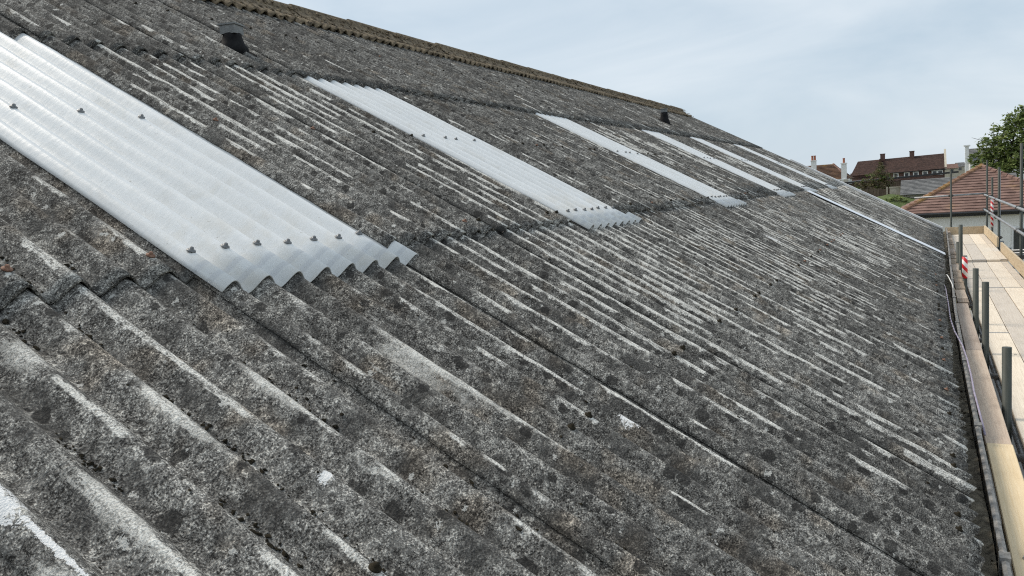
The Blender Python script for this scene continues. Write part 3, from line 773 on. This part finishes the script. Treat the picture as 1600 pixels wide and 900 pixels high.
# violet cable and a white loop
m = MB(); m.tube([(4.40, 9.3, 3.60), (4.425, 8.9, 3.605), (4.455, 8.3, 3.57), (4.462, 7.2, 3.53), (4.458, 6.2, 3.53), (4.475, 5.5, 3.53), (4.515, 4.8, 3.53), (4.528, 4.3, 3.525), (4.532, 3.7, 3.522), (4.528, 3.2, 3.522), (4.535, 2.7, 3.515), (4.55, 2.45, 3.45)], 0.0065, 8)
tag(m.obj('violet_cable', 'cable', None, True), 'thin violet cable lying along the gutter lip', 'cable')
m = MB(); m.tube([(4.56, 8.7, 3.45), (4.54, 8.9, 3.55), (4.51, 9.4, 3.585), (4.50, 9.9, 3.56), (4.49, 10.4, 3.50)], 0.006, 8)
tag(m.obj('white_cable', 'white_cable', None, True), 'short white cable looping out of the far gutter', 'cable')

# ================================================================ SCAFFOLD
PZ = 3.25
sc = thing('scaffold', 'tube scaffold with boarded walkway, guard rails and toe boards beside the roof', 'scaffold', (5.2, 9.0, 0.0))
def board(name, mat, x0, x1, y0, y1, ztop, th=0.038, skew=0.0):
    m = MB(); bz = 0.004
    cx = (x0 + x1) / 2; cy = (y0 + y1) / 2
    # chamfered section along Y
    pr = [(x0 + bz, ztop), (x1 - bz, ztop), (x1, ztop - bz), (x1, ztop - th + bz), (x1 - bz, ztop - th), (x0 + bz, ztop - th), (x0, ztop - th + bz), (x0, ztop - bz)]
    m.prism(pr[::-1], 'y', y0, y1)
    if skew: m.v = [(cx + (x - cx) - (y - cy) * skew, y, z) for x, y, z in m.v]
    return m.obj(name, mat, sc)
rows = [(4.795, 5.02), (5.028, 5.253), (5.261, 5.486), (5.492, 5.60)]
cuts = [-3.6, -0.6, 3.1, 7.0, 10.9, 14.75, 18.6, 22.05]
for ri, (a, b) in enumerate(rows):
    for ci in range(len(cuts) - 1):
        dz = 0.042 if ci >= 5 else 0.0
        j0 = rng.uniform(-.03, .03) if ci != 5 else 0.0
        sh = [0.0, -0.9, 0.15, -0.4][ri] if ci in (2, 4) else 0
        y0 = cuts[ci] + (0.004) + (sh if ci in (3, 5) else 0) * 0
        y1 = cuts[ci + 1] - 0.004
        board('plank', 'wood_pale', a, b, y0, y1 + (0.05 if ci == 4 else 0), PZ + dz + rng.uniform(-0.002, 0.002), 0.038, rng.uniform(-.0012, .0012))
for ri, (a, b) in enumerate(rows):
    for y in cuts[2:-1]:
        for q in (y - 0.045, y + 0.012):
            if rng.random() < 0.55: continue
            m = MB(); dz = 0.042 if q > 14.76 else 0.0
            m.box(a - .001, b + .001, q, q + 0.03, PZ + dz - 0.041, PZ + dz + 0.0035); m.obj('end_band', 'steel', sc)
# inner boards between gutter and walkway
board('plank', 'wood_new', 4.555, 4.690, -1.4, 2.46, 3.40)['label'] = 'bright new yellow plank beside the gutter'
board('plank', 'wood_pink', 4.555, 4.690, 2.47, 5.35, 3.385)
board('plank', 'wood_pink', 4.560, 4.692, 5.36, 8.3, 3.385)
yy = 8.32
while yy < 21.4:
    L = rng.uniform(0.35, 1.1)
    dx = GX(yy) - 4.505
    board('plank', 'wood_old' if rng.random() < .8 else 'wood_pink', 4.56 + dx * .8, 4.69 + dx * .6, yy, yy + L - 0.012, 3.385 + rng.uniform(-.012, .012), 0.05, rng.uniform(-.02, .02))
    yy += L
# toe boards on edge
def vboard(x0, x1, y0, y1, z0, z1, mat='wood_toe'):
    m = MB(); m.box(x0, x1, y0, y1, z0, z1); return m.obj('toe_board', mat, sc)
vboard(5.612, 5.648, 5.0, 12.3, PZ + .004, PZ + .222)
vboard(5.612, 5.648, 12.31, 16.6, PZ + .004, PZ + .222)
vboard(5.606, 5.642, 17.5, 22.04, PZ + .046, PZ + .262)
vboard(4.70, 5.645, 22.06, 22.098, PZ + .02, PZ + .245)
# standards
def tube(name, pts, mat='steel', r=0.0242):
    m = MB(); m.tube(pts, r, 14); return m.obj(name, mat, sc, False)
for o_ in ():
    pass
def smooth_sides(o):
    o.data.polygons.foreach_set('use_smooth', [len(p.vertices) == 4 for p in o.data.polygons]); return o
for (y, top, lean, dk) in ((3.55, 3.76, 0.02, 'steel_dark'), (5.85, 3.94, 0.01, 'steel_dark'), (7.55, 3.89, 0.012, 'steel_dark'), (12.1, 4.13, 0.0, 'steel_dark'), (10.5, 3.77, 0.0, 'steel_dark'), (13.3, 3.76, 0.0, 'steel_dark')):
    smooth_sides(tube('standard', [(4.742, y - lean, 0.0), (4.742 , y + lean, top)], dk, 0.0305))
m = MB(); m.tube([(4.742, 10.5, 3.44), (4.742, 10.5, 3.755)], 0.037, 14); smooth_sides(m.obj('warning_tape', 'tape', sc))
for (x, y, top, dk) in ((5.685, 18.15, 5.03, 'steel_dark'), (5.735, 18.75, 4.98, 'steel'), (5.685, 13.35, 5.40, 'steel_dark'), (5.69, 22.25, 5.25, 'steel_dark'), (4.84, 22.25, 5.02, 'steel_dark'), (5.69, 20.3, 4.80, 'steel_dark'), (5.685, 8.3, 5.1, 'steel_dark')):
    smooth_sides(tube('standard', [(x, y, 0.0), (x + 0.004, y, top)], dk))
m = MB(); m.tube([(5.69, 20.3, 3.56), (5.69, 20.3, 4.33)], 0.031, 14); smooth_sides(m.obj('warning_tape', 'tape', sc))
# rails, ledgers, transoms
smooth_sides(tube('guard_rail', [(5.635, 4.0, 4.29), (5.635, 22.5, 4.33)]))
smooth_sides(tube('guard_rail', [(5.635, 4.0, 3.91), (5.635, 22.5, 3.93)]))
smooth_sides(tube('guard_rail', [(3.95, 22.30, 4.335), (5.72, 22.30, 4.36)]))
for x in (4.80, 5.74):
    smooth_sides(tube('ledger', [(x, -3.5, 3.135), (x, 22.6, 3.135)]))
for y in (-3, 0.5, 2.9, 5.2, 6.9, 9.4, 11.5, 14.3, 16.2, 18.4, 20.4, 22.2):
    smooth_sides(tube('transom', [(4.60, y, 3.185), (5.95 if y not in (14.3, 16.2) else 6.5, y, 3.185)]))
for y in (14.5, 15.1):
    smooth_sides(tube('transom', [(5.66, y, 3.42), (6.6, y, 3.44)]))
for (x, y, z) in ((5.66, 18.15, 4.32), (5.66, 18.15, 3.92), (5.66, 13.35, 4.31), (5.66, 13.35, 3.92), (5.66, 22.26, 4.34), (5.66, 22.26, 3.93), (4.84, 22.28, 4.345), (5.66, 20.3, 4.33), (5.66, 20.3, 3.925), (5.69, 18.15, 3.46), (5.69, 13.35, 3.46)):
    m = MB(); m.box(x - 0.045, x + 0.045, y - 0.035, y + 0.035, z - 0.035, z + 0.035, 0.2)
    m.tube([(x - 0.07, y - 0.02, z), (x + 0.07, y - 0.02, z)], 0.012, 6)
    m.obj('coupler', 'coupler', sc)
tag(MB().tube([(4.60, 0.86, 3.405), (4.645, 0.98, 3.43)], 0.008, 8).obj('metal_rod', 'steel', None), 'short bent metal rod on the yellow plank', 'rod')

# ================================================================ BACKGROUND
def tiled_plane(mb, a, b, c, d, rows, step=0.02):
    """Stepped tile courses on the quad a-b (eaves), d-c (top); each course laps the one below."""
    a, b, c, d = map(Vector, (a, b, c, d))
    nrm = (b - a).cross(d - a).normalized()
    if nrm.z < 0: nrm = -nrm
    for i in range(rows):
        t0, t1 = i / rows, (i + 1) / rows
        p0 = a.lerp(d, t0) + nrm * step * 1.6; p1 = b.lerp(c, t0) + nrm * step * 1.6
        q0 = a.lerp(d, t1) + nrm * step * 0.3; q1 = b.lerp(c, t1) + nrm * step * 0.3
        l0 = a.lerp(d, t0) - nrm * step; l1 = b.lerp(c, t0) - nrm * step
        mb.add([p0, p1, q1, q0], [(0, 1, 2, 3)]); mb.add([l0, l1, p1, p0], [(0, 1, 2, 3)])
def hip_line(mb, a, b, r=0.11, n=14):
    a, b = Vector(a), Vector(b)
    for i in range(n):
        p = a.lerp(b, i / n); q = a.lerp(b, (i + 1.08) / n)
        mb.tube([p + Vector((0, 0, 0.03)), q + Vector((0, 0, 0.0))], [r * 1.08, r * 0.94], 8)

# --- white bungalow with red-brown hipped roof, beyond the scaffold
bx0, bx1, by0, by1 = 2.95, 10.5, 40.0, 51.0
ez, apz = 3.10, 5.18
bu = thing('bungalow', 'white rendered bungalow with red brown hipped tile roof beyond the scaffold', 'bungalow', ((bx0 + bx1) / 2, 45.5, 0.0))
m = MB(); m.box(bx0 + .35, bx1 - .35, by0 + .35, by1 - .35, 0, ez - 0.02); m.obj('wall', 'render', bu)
A, B, Cc, D = (bx0, by0, ez), (bx1, by0, ez), (bx1, by1, ez), (bx0, by1, ez)
R1, R2 = (6.72, 44.4, apz), (6.85, 46.9, apz)
m = MB(); tiled_plane(m, A, B, (6.78, 44.4, apz), (6.68, 44.4, apz), 17, 0.028)
tiled_plane(m, D, A, R1, R2, 17, 0.028); tiled_plane(m, B, Cc, R2, R1, 17, 0.028); tiled_plane(m, Cc, D, R2, R2, 17, 0.028)
rf = m.obj('roof', 'tile_red', bu)
m = MB(); hip_line(m, A, R1, 0.12, 18); m.obj('hip_tiles', 'hip', rf)
m = MB(); hip_line(m, B, R1, 0.11, 18); m.obj('hip_tiles', 'tile_red', rf)
m = MB(); hip_line(m, R1, R2, 0.12, 7); m.obj('ridge_tiles', 'hip', rf)
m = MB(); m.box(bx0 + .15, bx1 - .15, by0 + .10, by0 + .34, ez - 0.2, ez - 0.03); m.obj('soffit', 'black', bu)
m = MB(); m.tube([(bx0 - .05, by0 - 0.04, ez - 0.05), (bx1 + .05, by0 - 0.04, ez - 0.05)], 0.065, 10); m.obj('gutter', 'black', bu)
m = MB(); m.box(bx0 - .12, bx0 + .02, by0 - .12, by0 + .02, ez - .14, ez + .03); m.obj('gutter_end', 'white', bu)
for wx in (8.3,):
    m = MB(); m.box(wx - .6, wx + .6, by0 + .30, by0 + .36, 1.0, 2.3); f = m.obj('window', 'white', bu)
    m = MB(); m.box(wx - .52, wx + .52, by0 + .285, by0 + .297, 1.08, 2.22); m.obj('pane', 'glass', f)

# --- long dark brick house with steep brown roof
gz = 3.2
hb = thing('brick_house', 'long dark brick house with steep brown tiled roof and small white windows', 'house', (0.4, 146.0, gz))
m = MB(); m.box(-6.6, 6.75, 140.4, 151.6, gz, 5.45); m.obj('wall', 'brick_dark', hb)
m = MB(); tiled_plane(m, (-6.8, 140.0, 5.38), (7.05, 140.0, 5.62), (6.75, 145.4, 8.05), (-6.0, 145.4, 7.75), 22, 0.03)
tiled_plane(m, (7.05, 152, 5.4), (-6.8, 152, 5.2), (-6.0, 145.4, 7.75), (6.75, 145.4, 8.05), 10, 0.03)
tiled_plane(m, (-6.8, 152, 5.2), (-6.8, 140, 5.2), (-6.0, 145.4, 7.75), (-6.0, 145.4, 7.75), 10, 0.03)
rf = m.obj('roof', 'tile_brown', hb)
m = MB(); tiled_plane(m, (-7.0, 139.2, 4.15), (-2.2, 139.2, 4.3), (-2.2, 141.5, 5.95), (-6.9, 141.5, 5.8), 9, 0.03); m.obj('lower_roof', 'tile_brown', hb)
m = MB(); m.prism([(140.0, 4.2), (152, 4.2), (152, 5.5), (145.4, 8.75), (140.0, 5.6)], 'x', 6.76, 7.06); m.obj('gable_parapet', 'brick_pale', hb)
for (x0, x1, t) in ((-2.55, -1.85, 8.62), (1.8, 2.5, 8.70)):
    m = MB(); m.box(x0, x1, 144.6, 145.4, 6.9, t); m.box(x0 - .05, x1 + .05, 144.55, 145.45, t + .002, t + .12); m.obj('chimney', 'brick_dark', rf)
m = MB(); m.box(-2.62, -2.30, 143.0, 144.6, 6.4, 7.9); m.obj('roof_seam', 'tile_ochre', rf)
for (wx, hw) in ((-0.1, .38), (1.45, .40), (2.75, .40), (4.05, .40), (5.75, .78)):
    m = MB(); m.box(wx - hw, wx + hw, 140.2, 140.38, 4.70, 5.40); f = m.obj('window', 'white', hb)
    for s in ((-1, 1) if hw > .5 else (0,)):
        cx = wx + s * hw * .5; q = hw * .34 if s else hw * .62
        m = MB(); m.box(cx - q, cx + q, 140.16, 140.195, 4.82, 5.28); m.obj('pane', 'glass', f)
m = MB(); m.box(-2.1, 7.0, 139.95, 140.05, 5.42, 5.52); m.obj('gutter', 'black', hb)

# --- hipped house at left with two white chimneys
ha = thing('hipped_house', 'hipped house with ochre lichened roof and two white chimneys behind the verge', 'house', (-6.5, 88.0, gz))
m = MB(); m.box(-10.5, -2.95, 85.4, 92.0, gz, 4.98); m.obj('wall', 'white', ha)
ea = 5.0
m = MB(); tiled_plane(m, (-11, 85, ea), (-2.7, 85, ea), (-4.45, 88.4, 6.62), (-9.2, 88.4, 6.62), 12, 0.03)
tiled_plane(m, (-2.7, 85, ea), (-2.7, 92, ea), (-4.45, 88.6, 6.62), (-4.45, 88.4, 6.62), 12, 0.03)
tiled_plane(m, (-2.7, 92, ea), (-11, 92, ea), (-9.2, 88.4, 6.62), (-4.45, 88.4, 6.62), 8, 0.03)
rf = m.obj('roof', 'tile_ochre', ha)
m = MB(); hip_line(m, (-2.7, 85, ea), (-4.45, 88.4, 6.62), 0.10, 12); m.obj('hip_tiles', 'tile_red', rf)
for (cx, cy, t, np_) in ((-6.1, 85.9, 7.0, 2), (-3.15, 85.2, 6.5, 1)):
    m = MB(); m.box(cx - .24, cx + .24, cy - .24, cy + .24, 4.6, t); m.box(cx - .29, cx + .29, cy - .29, cy + .29, t + .002, t + .1); ch = m.obj('chimney', 'white', rf)
    for i in range(np_):
        px = cx + (i - (np_ - 1) / 2) * 0.24
        m = MB(); m.lathe([(.11, 0), (.10, .4), (.12, .42), (.12, .48)], (px, cy, t + .1), 10); m.obj('chimney_pot', 'pot', ch)
m = MB(); m.box(-11.05, -2.6, 84.9, 85.02, ea - .13, ea - .01); m.obj('gutter', 'white', ha)

# --- flat roofed outbuilding with a black roof edge, fence and plaster wall
ob = thing('flat_roof_outbuilding', 'low brown outbuilding with long black roof edge below the brick house', 'outbuilding', (1.8, 72.0, gz))
m = MB(); m.box(-3.2, 6.2, 70.2, 75, gz, 4.55); m.obj('wall', 'fence', ob)
m = MB(); m.add([(-3.4, 69.9, 4.52), (6.5, 69.9, 4.90), (6.5, 75, 4.95), (-3.4, 75, 4.6), (-3.4, 69.9, 4.66), (6.5, 69.9, 5.04), (6.5, 75, 5.02), (-3.4, 75, 4.7)],
                [(0, 3, 2, 1), (4, 5, 6, 7), (0, 1, 5, 4), (1, 2, 6, 5), (2, 3, 7, 6), (3, 0, 4, 7)]); m.obj('roof_edge', 'black', ob)
m = MB(); m.box(-1.95, -1.62, 70.3, 70.8, 4.56, 4.95); m.obj('roof_box', 'brick_pale', ob)
sl = thing('slate_outbuilding', 'long low grey slate roof in front of the brick house windows', 'outbuilding', (5.0, 61.5, gz))
m = MB(); m.box(2.75, 9.5, 60.2, 63.5, gz - .3, 3.62); m.obj('wall', 'brick_pale', sl)
m = MB(); tiled_plane(m, (2.6, 59.9, 3.60), (9.7, 59.9, 3.60), (9.7, 62.2, 4.66), (2.6, 62.2, 4.60), 11, 0.02)
tiled_plane(m, (9.7, 64.2, 3.60), (2.6, 64.2, 3.60), (2.6, 62.2, 4.60), (9.7, 62.2, 4.66), 6, 0.02); m.obj('roof', 'slate', sl)
fe = thing('board_fence', 'weathered brown vertical board fence beside the bare bush', 'fence', (0.2, 63.0, gz))
for i in range(22):
    x = -2.2 + i * 0.185
    m = MB(); m.box(x, x + .165, 62.9, 62.93, float(terrain(0, 62.9)) - .1, 4.10 + rng.uniform(-.05, .05)); m.obj('fence_board', 'fence', fe)
for i in range(3):
    x = -2.0 + i * 1.8
    m = MB(); m.box(x, x + .1, 62.8, 62.895, 3, 4.2); m.obj('post', 'brick_pale', fe)
m = MB(); m.box(1.86, 2.58, 61.9, 62.1, 3.1, 4.12); m.box(1.82, 2.62, 61.86, 62.14, 4.122, 4.2)
tag(m.obj('plaster_wall', 'brick_pale', None), 'short pale plastered garden wall left of the slate roof', 'wall')
# grass bank
gvv = []; gff = []
for j in range(12):
    for i in range(24):
        x = -1.5 + i * 0.24; y = 53 + j * 0.75
        gvv.append((x, y, float(terrain(x, y)) + 0.06 + 0.35 * math.exp(-((x - 1.9) ** 2) / 1.2) * min(1, j / 5) + 0.05 * random.random()))
gff = [(j * 24 + i, j * 24 + i + 1, (j + 1) * 24 + i + 1, (j + 1) * 24 + i) for j in range(11) for i in range(23)]
o = struct(mesh_obj('grass_bank', gvv, gff, 'grass', None, True))

# --- slate-roofed house with white chimney behind the tree
sh_ = thing('slate_house', 'slate roofed house with tall white chimney half hidden by the tree', 'house', (11.5, 113.0, gz))
m = MB(); m.box(8.95, 14.5, 110.2, 116, gz, 6.0); m.obj('wall', 'white', sh_)
m = MB(); tiled_plane(m, (8.8, 110, 5.9), (14.7, 110, 5.9), (14.7, 112.8, 7.7), (8.9, 112.8, 7.7), 10, 0.03)
tiled_plane(m, (14.7, 116, 5.9), (8.8, 116, 5.9), (8.9, 112.8, 7.7), (14.7, 112.8, 7.7), 8, 0.03); rf = m.obj('roof', 'slate', sh_)
m = MB(); m.box(8.45, 8.85, 110.5, 111.1, 3.2, 7.95); m.box(8.30, 9.0, 110.4, 111.2, 7.952, 8.12); m.obj('chimney', 'white', rf)

# --- far rooftops on the skyline
for (x, y, wd, h, mt, lb) in ((9.6, 215, 2.4, 6.6, 'tile_red', 'small far house with red roof left of the white chimney'),
                              (11.6, 225, 2.0, 6.9, 'slate', 'small far house with grey roof beside the white chimney')):
    t = thing('far_house', lb, 'house', (x, y, 3.5))
    m = MB(); m.box(x - wd / 2, x + wd / 2, y, y + 4, 3.2, h - .7); m.obj('wall', 'brick_pale', t)
    m = MB(); tiled_plane(m, (x - wd / 2 - .2, y - .3, h - .75), (x + wd / 2 + .2, y - .3, h - .75), (x + wd / 2, y + 2, h + .3), (x - wd / 2, y + 2, h + .3), 6, 0.03)
    tiled_plane(m, (x + wd / 2 + .2, y + 4.3, h - .75), (x - wd / 2 - .2, y + 4.3, h - .75), (x - wd / 2, y + 2, h + .3), (x + wd / 2, y + 2, h + .3), 4, 0.03); m.obj('roof', mt, t)
    m = MB(); m.box(x - .3, x + .3, y - .05, y - .003, h - 1.6, h - 1.0); m.obj('window', 'glass', t)

# ================================================================ TREES
def tree(name, label, base, trunk_h, blobs, leaf_mats, nleaf, lsize, tr_r, cat='tree', sparse=0.0):
    t = thing(name, label, cat, base)
    b = Vector(base)
    m = MB()
    top = b + Vector((0.15, 0, trunk_h))
    m.tube([b + Vector((0, 0, -.2)), b.lerp(top, .5) + Vector((.1, .05, 0)), top], [tr_r, tr_r * .8, tr_r * .6], 9)
    for (cx, cy, cz, r) in blobs:
        c = Vector((cx, cy, cz))
        s = b.lerp(top, random.uniform(.55, 1.0)); mid = s.lerp(c, .55) + Vector((random.uniform(-.3, .3), random.uniform(-.3, .3), random.uniform(0, .3)))
        m.tube([s, mid, c], [tr_r * .38, tr_r * .22, tr_r * .08], 6)
        for _ in range(3):
            e = c + Vector((random.gauss(0, 1), random.gauss(0, 1), random.gauss(0.2, .7))) * r * .6
            m.tube([mid, mid.lerp(e, .6), e], [tr_r * .14, tr_r * .09, tr_r * .04], 5)
    m.obj('trunk', 'bark', t)
    tot = sum(r * r for *_, r in blobs)
    for li, lm in enumerate(leaf_mats):
        vs = []; fs = []
        for (cx, cy, cz, r) in blobs:
            cnt = int(nleaf * r * r / tot / len(leaf_mats))
            tw = [Vector((cx, cy, cz)) + Vector((random.gauss(0, 1), random.gauss(0, 1), random.gauss(0, .75))).normalized() * r * random.uniform(.45, 1.05) for _ in range(max(4, int(18 * r)))]
            for _ in range(cnt):
                c = random.choice(tw) + Vector((random.gauss(0, 1), random.gauss(0, 1), random.gauss(0, .6))) * r * .15
                d = Vector((random.gauss(0, 1), random.gauss(0, 1), random.gauss(-.1, .5))).normalized()
                e = d.cross(Vector((random.gauss(0, .6), random.gauss(0, .6), 1))).normalized()
                s = lsize * random.uniform(.6, 1.3); k = len(vs)
                vs += [c - d * s, c + e * s * .45, c + d * s, c - e * s * .45]; fs.append((k, k + 1, k + 2, k + 3))
        mesh_obj('crown', vs, fs, lm, t, False)
    return t
bl = [(10.9, 75, 8.6, 1.1), (9.9, 74.6, 8.0, 1.0), (11.8, 75.5, 9.1, 1.2), (9.0, 74.8, 7.0, 1.0), (10.4, 74, 6.9, 1.3), (11.8, 74.5, 7.4, 1.5), (13.2, 75, 8.0, 1.7),
      (8.2, 75, 6.0, .85), (9.3, 74.2, 5.7, 1.1), (10.8, 73.8, 5.4, 1.3), (12.4, 74, 5.8, 1.5), (8.5, 74.6, 5.0, .9), (9.8, 73.8, 4.6, 1.0), (14.0, 75, 6.0, 1.6), (12.6, 75.6, 9.2, 1.2)]
tree('broadleaf_tree', 'large green broadleaf tree rising behind the bungalow roof', (11.6, 75, 3.2), 3.2, bl, ('leaf', 'leaf2', 'leaf'), 15000, 0.16, 0.32)
bl = [(1.0, 64.6, 4.9, .7), (0.3, 64.6, 4.6, .6), (1.6, 64.4, 4.75, .6), (1.1, 64.8, 5.4, .5), (0.7, 64.4, 4.1, .6), (1.5, 64.3, 4.1, .5), (-.4, 64.6, 4.2, .55), (1.15, 64.6, 5.8, .3)]
tree('garden_bush', 'thin olive green garden bush in front of the brick house roof', (0.9, 64.6, 3.2), 1.2, bl, ('leaf3', 'leaf3', 'leaf2'), 3000, 0.085, 0.07, 'bush')
bl = [(12.9, 68, 5.3, 0.9), (13.7, 68, 6.0, 1.1), (12.6, 68, 4.4, .8), (13.6, 68, 4.7, 1.0)]
tree('bare_shrub', 'reddish bare branched shrub at the right edge below the big tree', (13.2, 68, 3.2), 1.8, bl, ('leaf3',), 420, 0.12, 0.14, 'shrub')
bl = [(2.0 + i * .42, 58.0 + .3 * math.sin(i), 3.35 + .08 * math.cos(2 * i), .34) for i in range(3)]
tree('low_hedge', 'low bright green hedge on the grass bank left of the bungalow', (2.3, 58, 3.0), .3, bl, ('leaf',), 900, 0.06, 0.04, 'hedge')
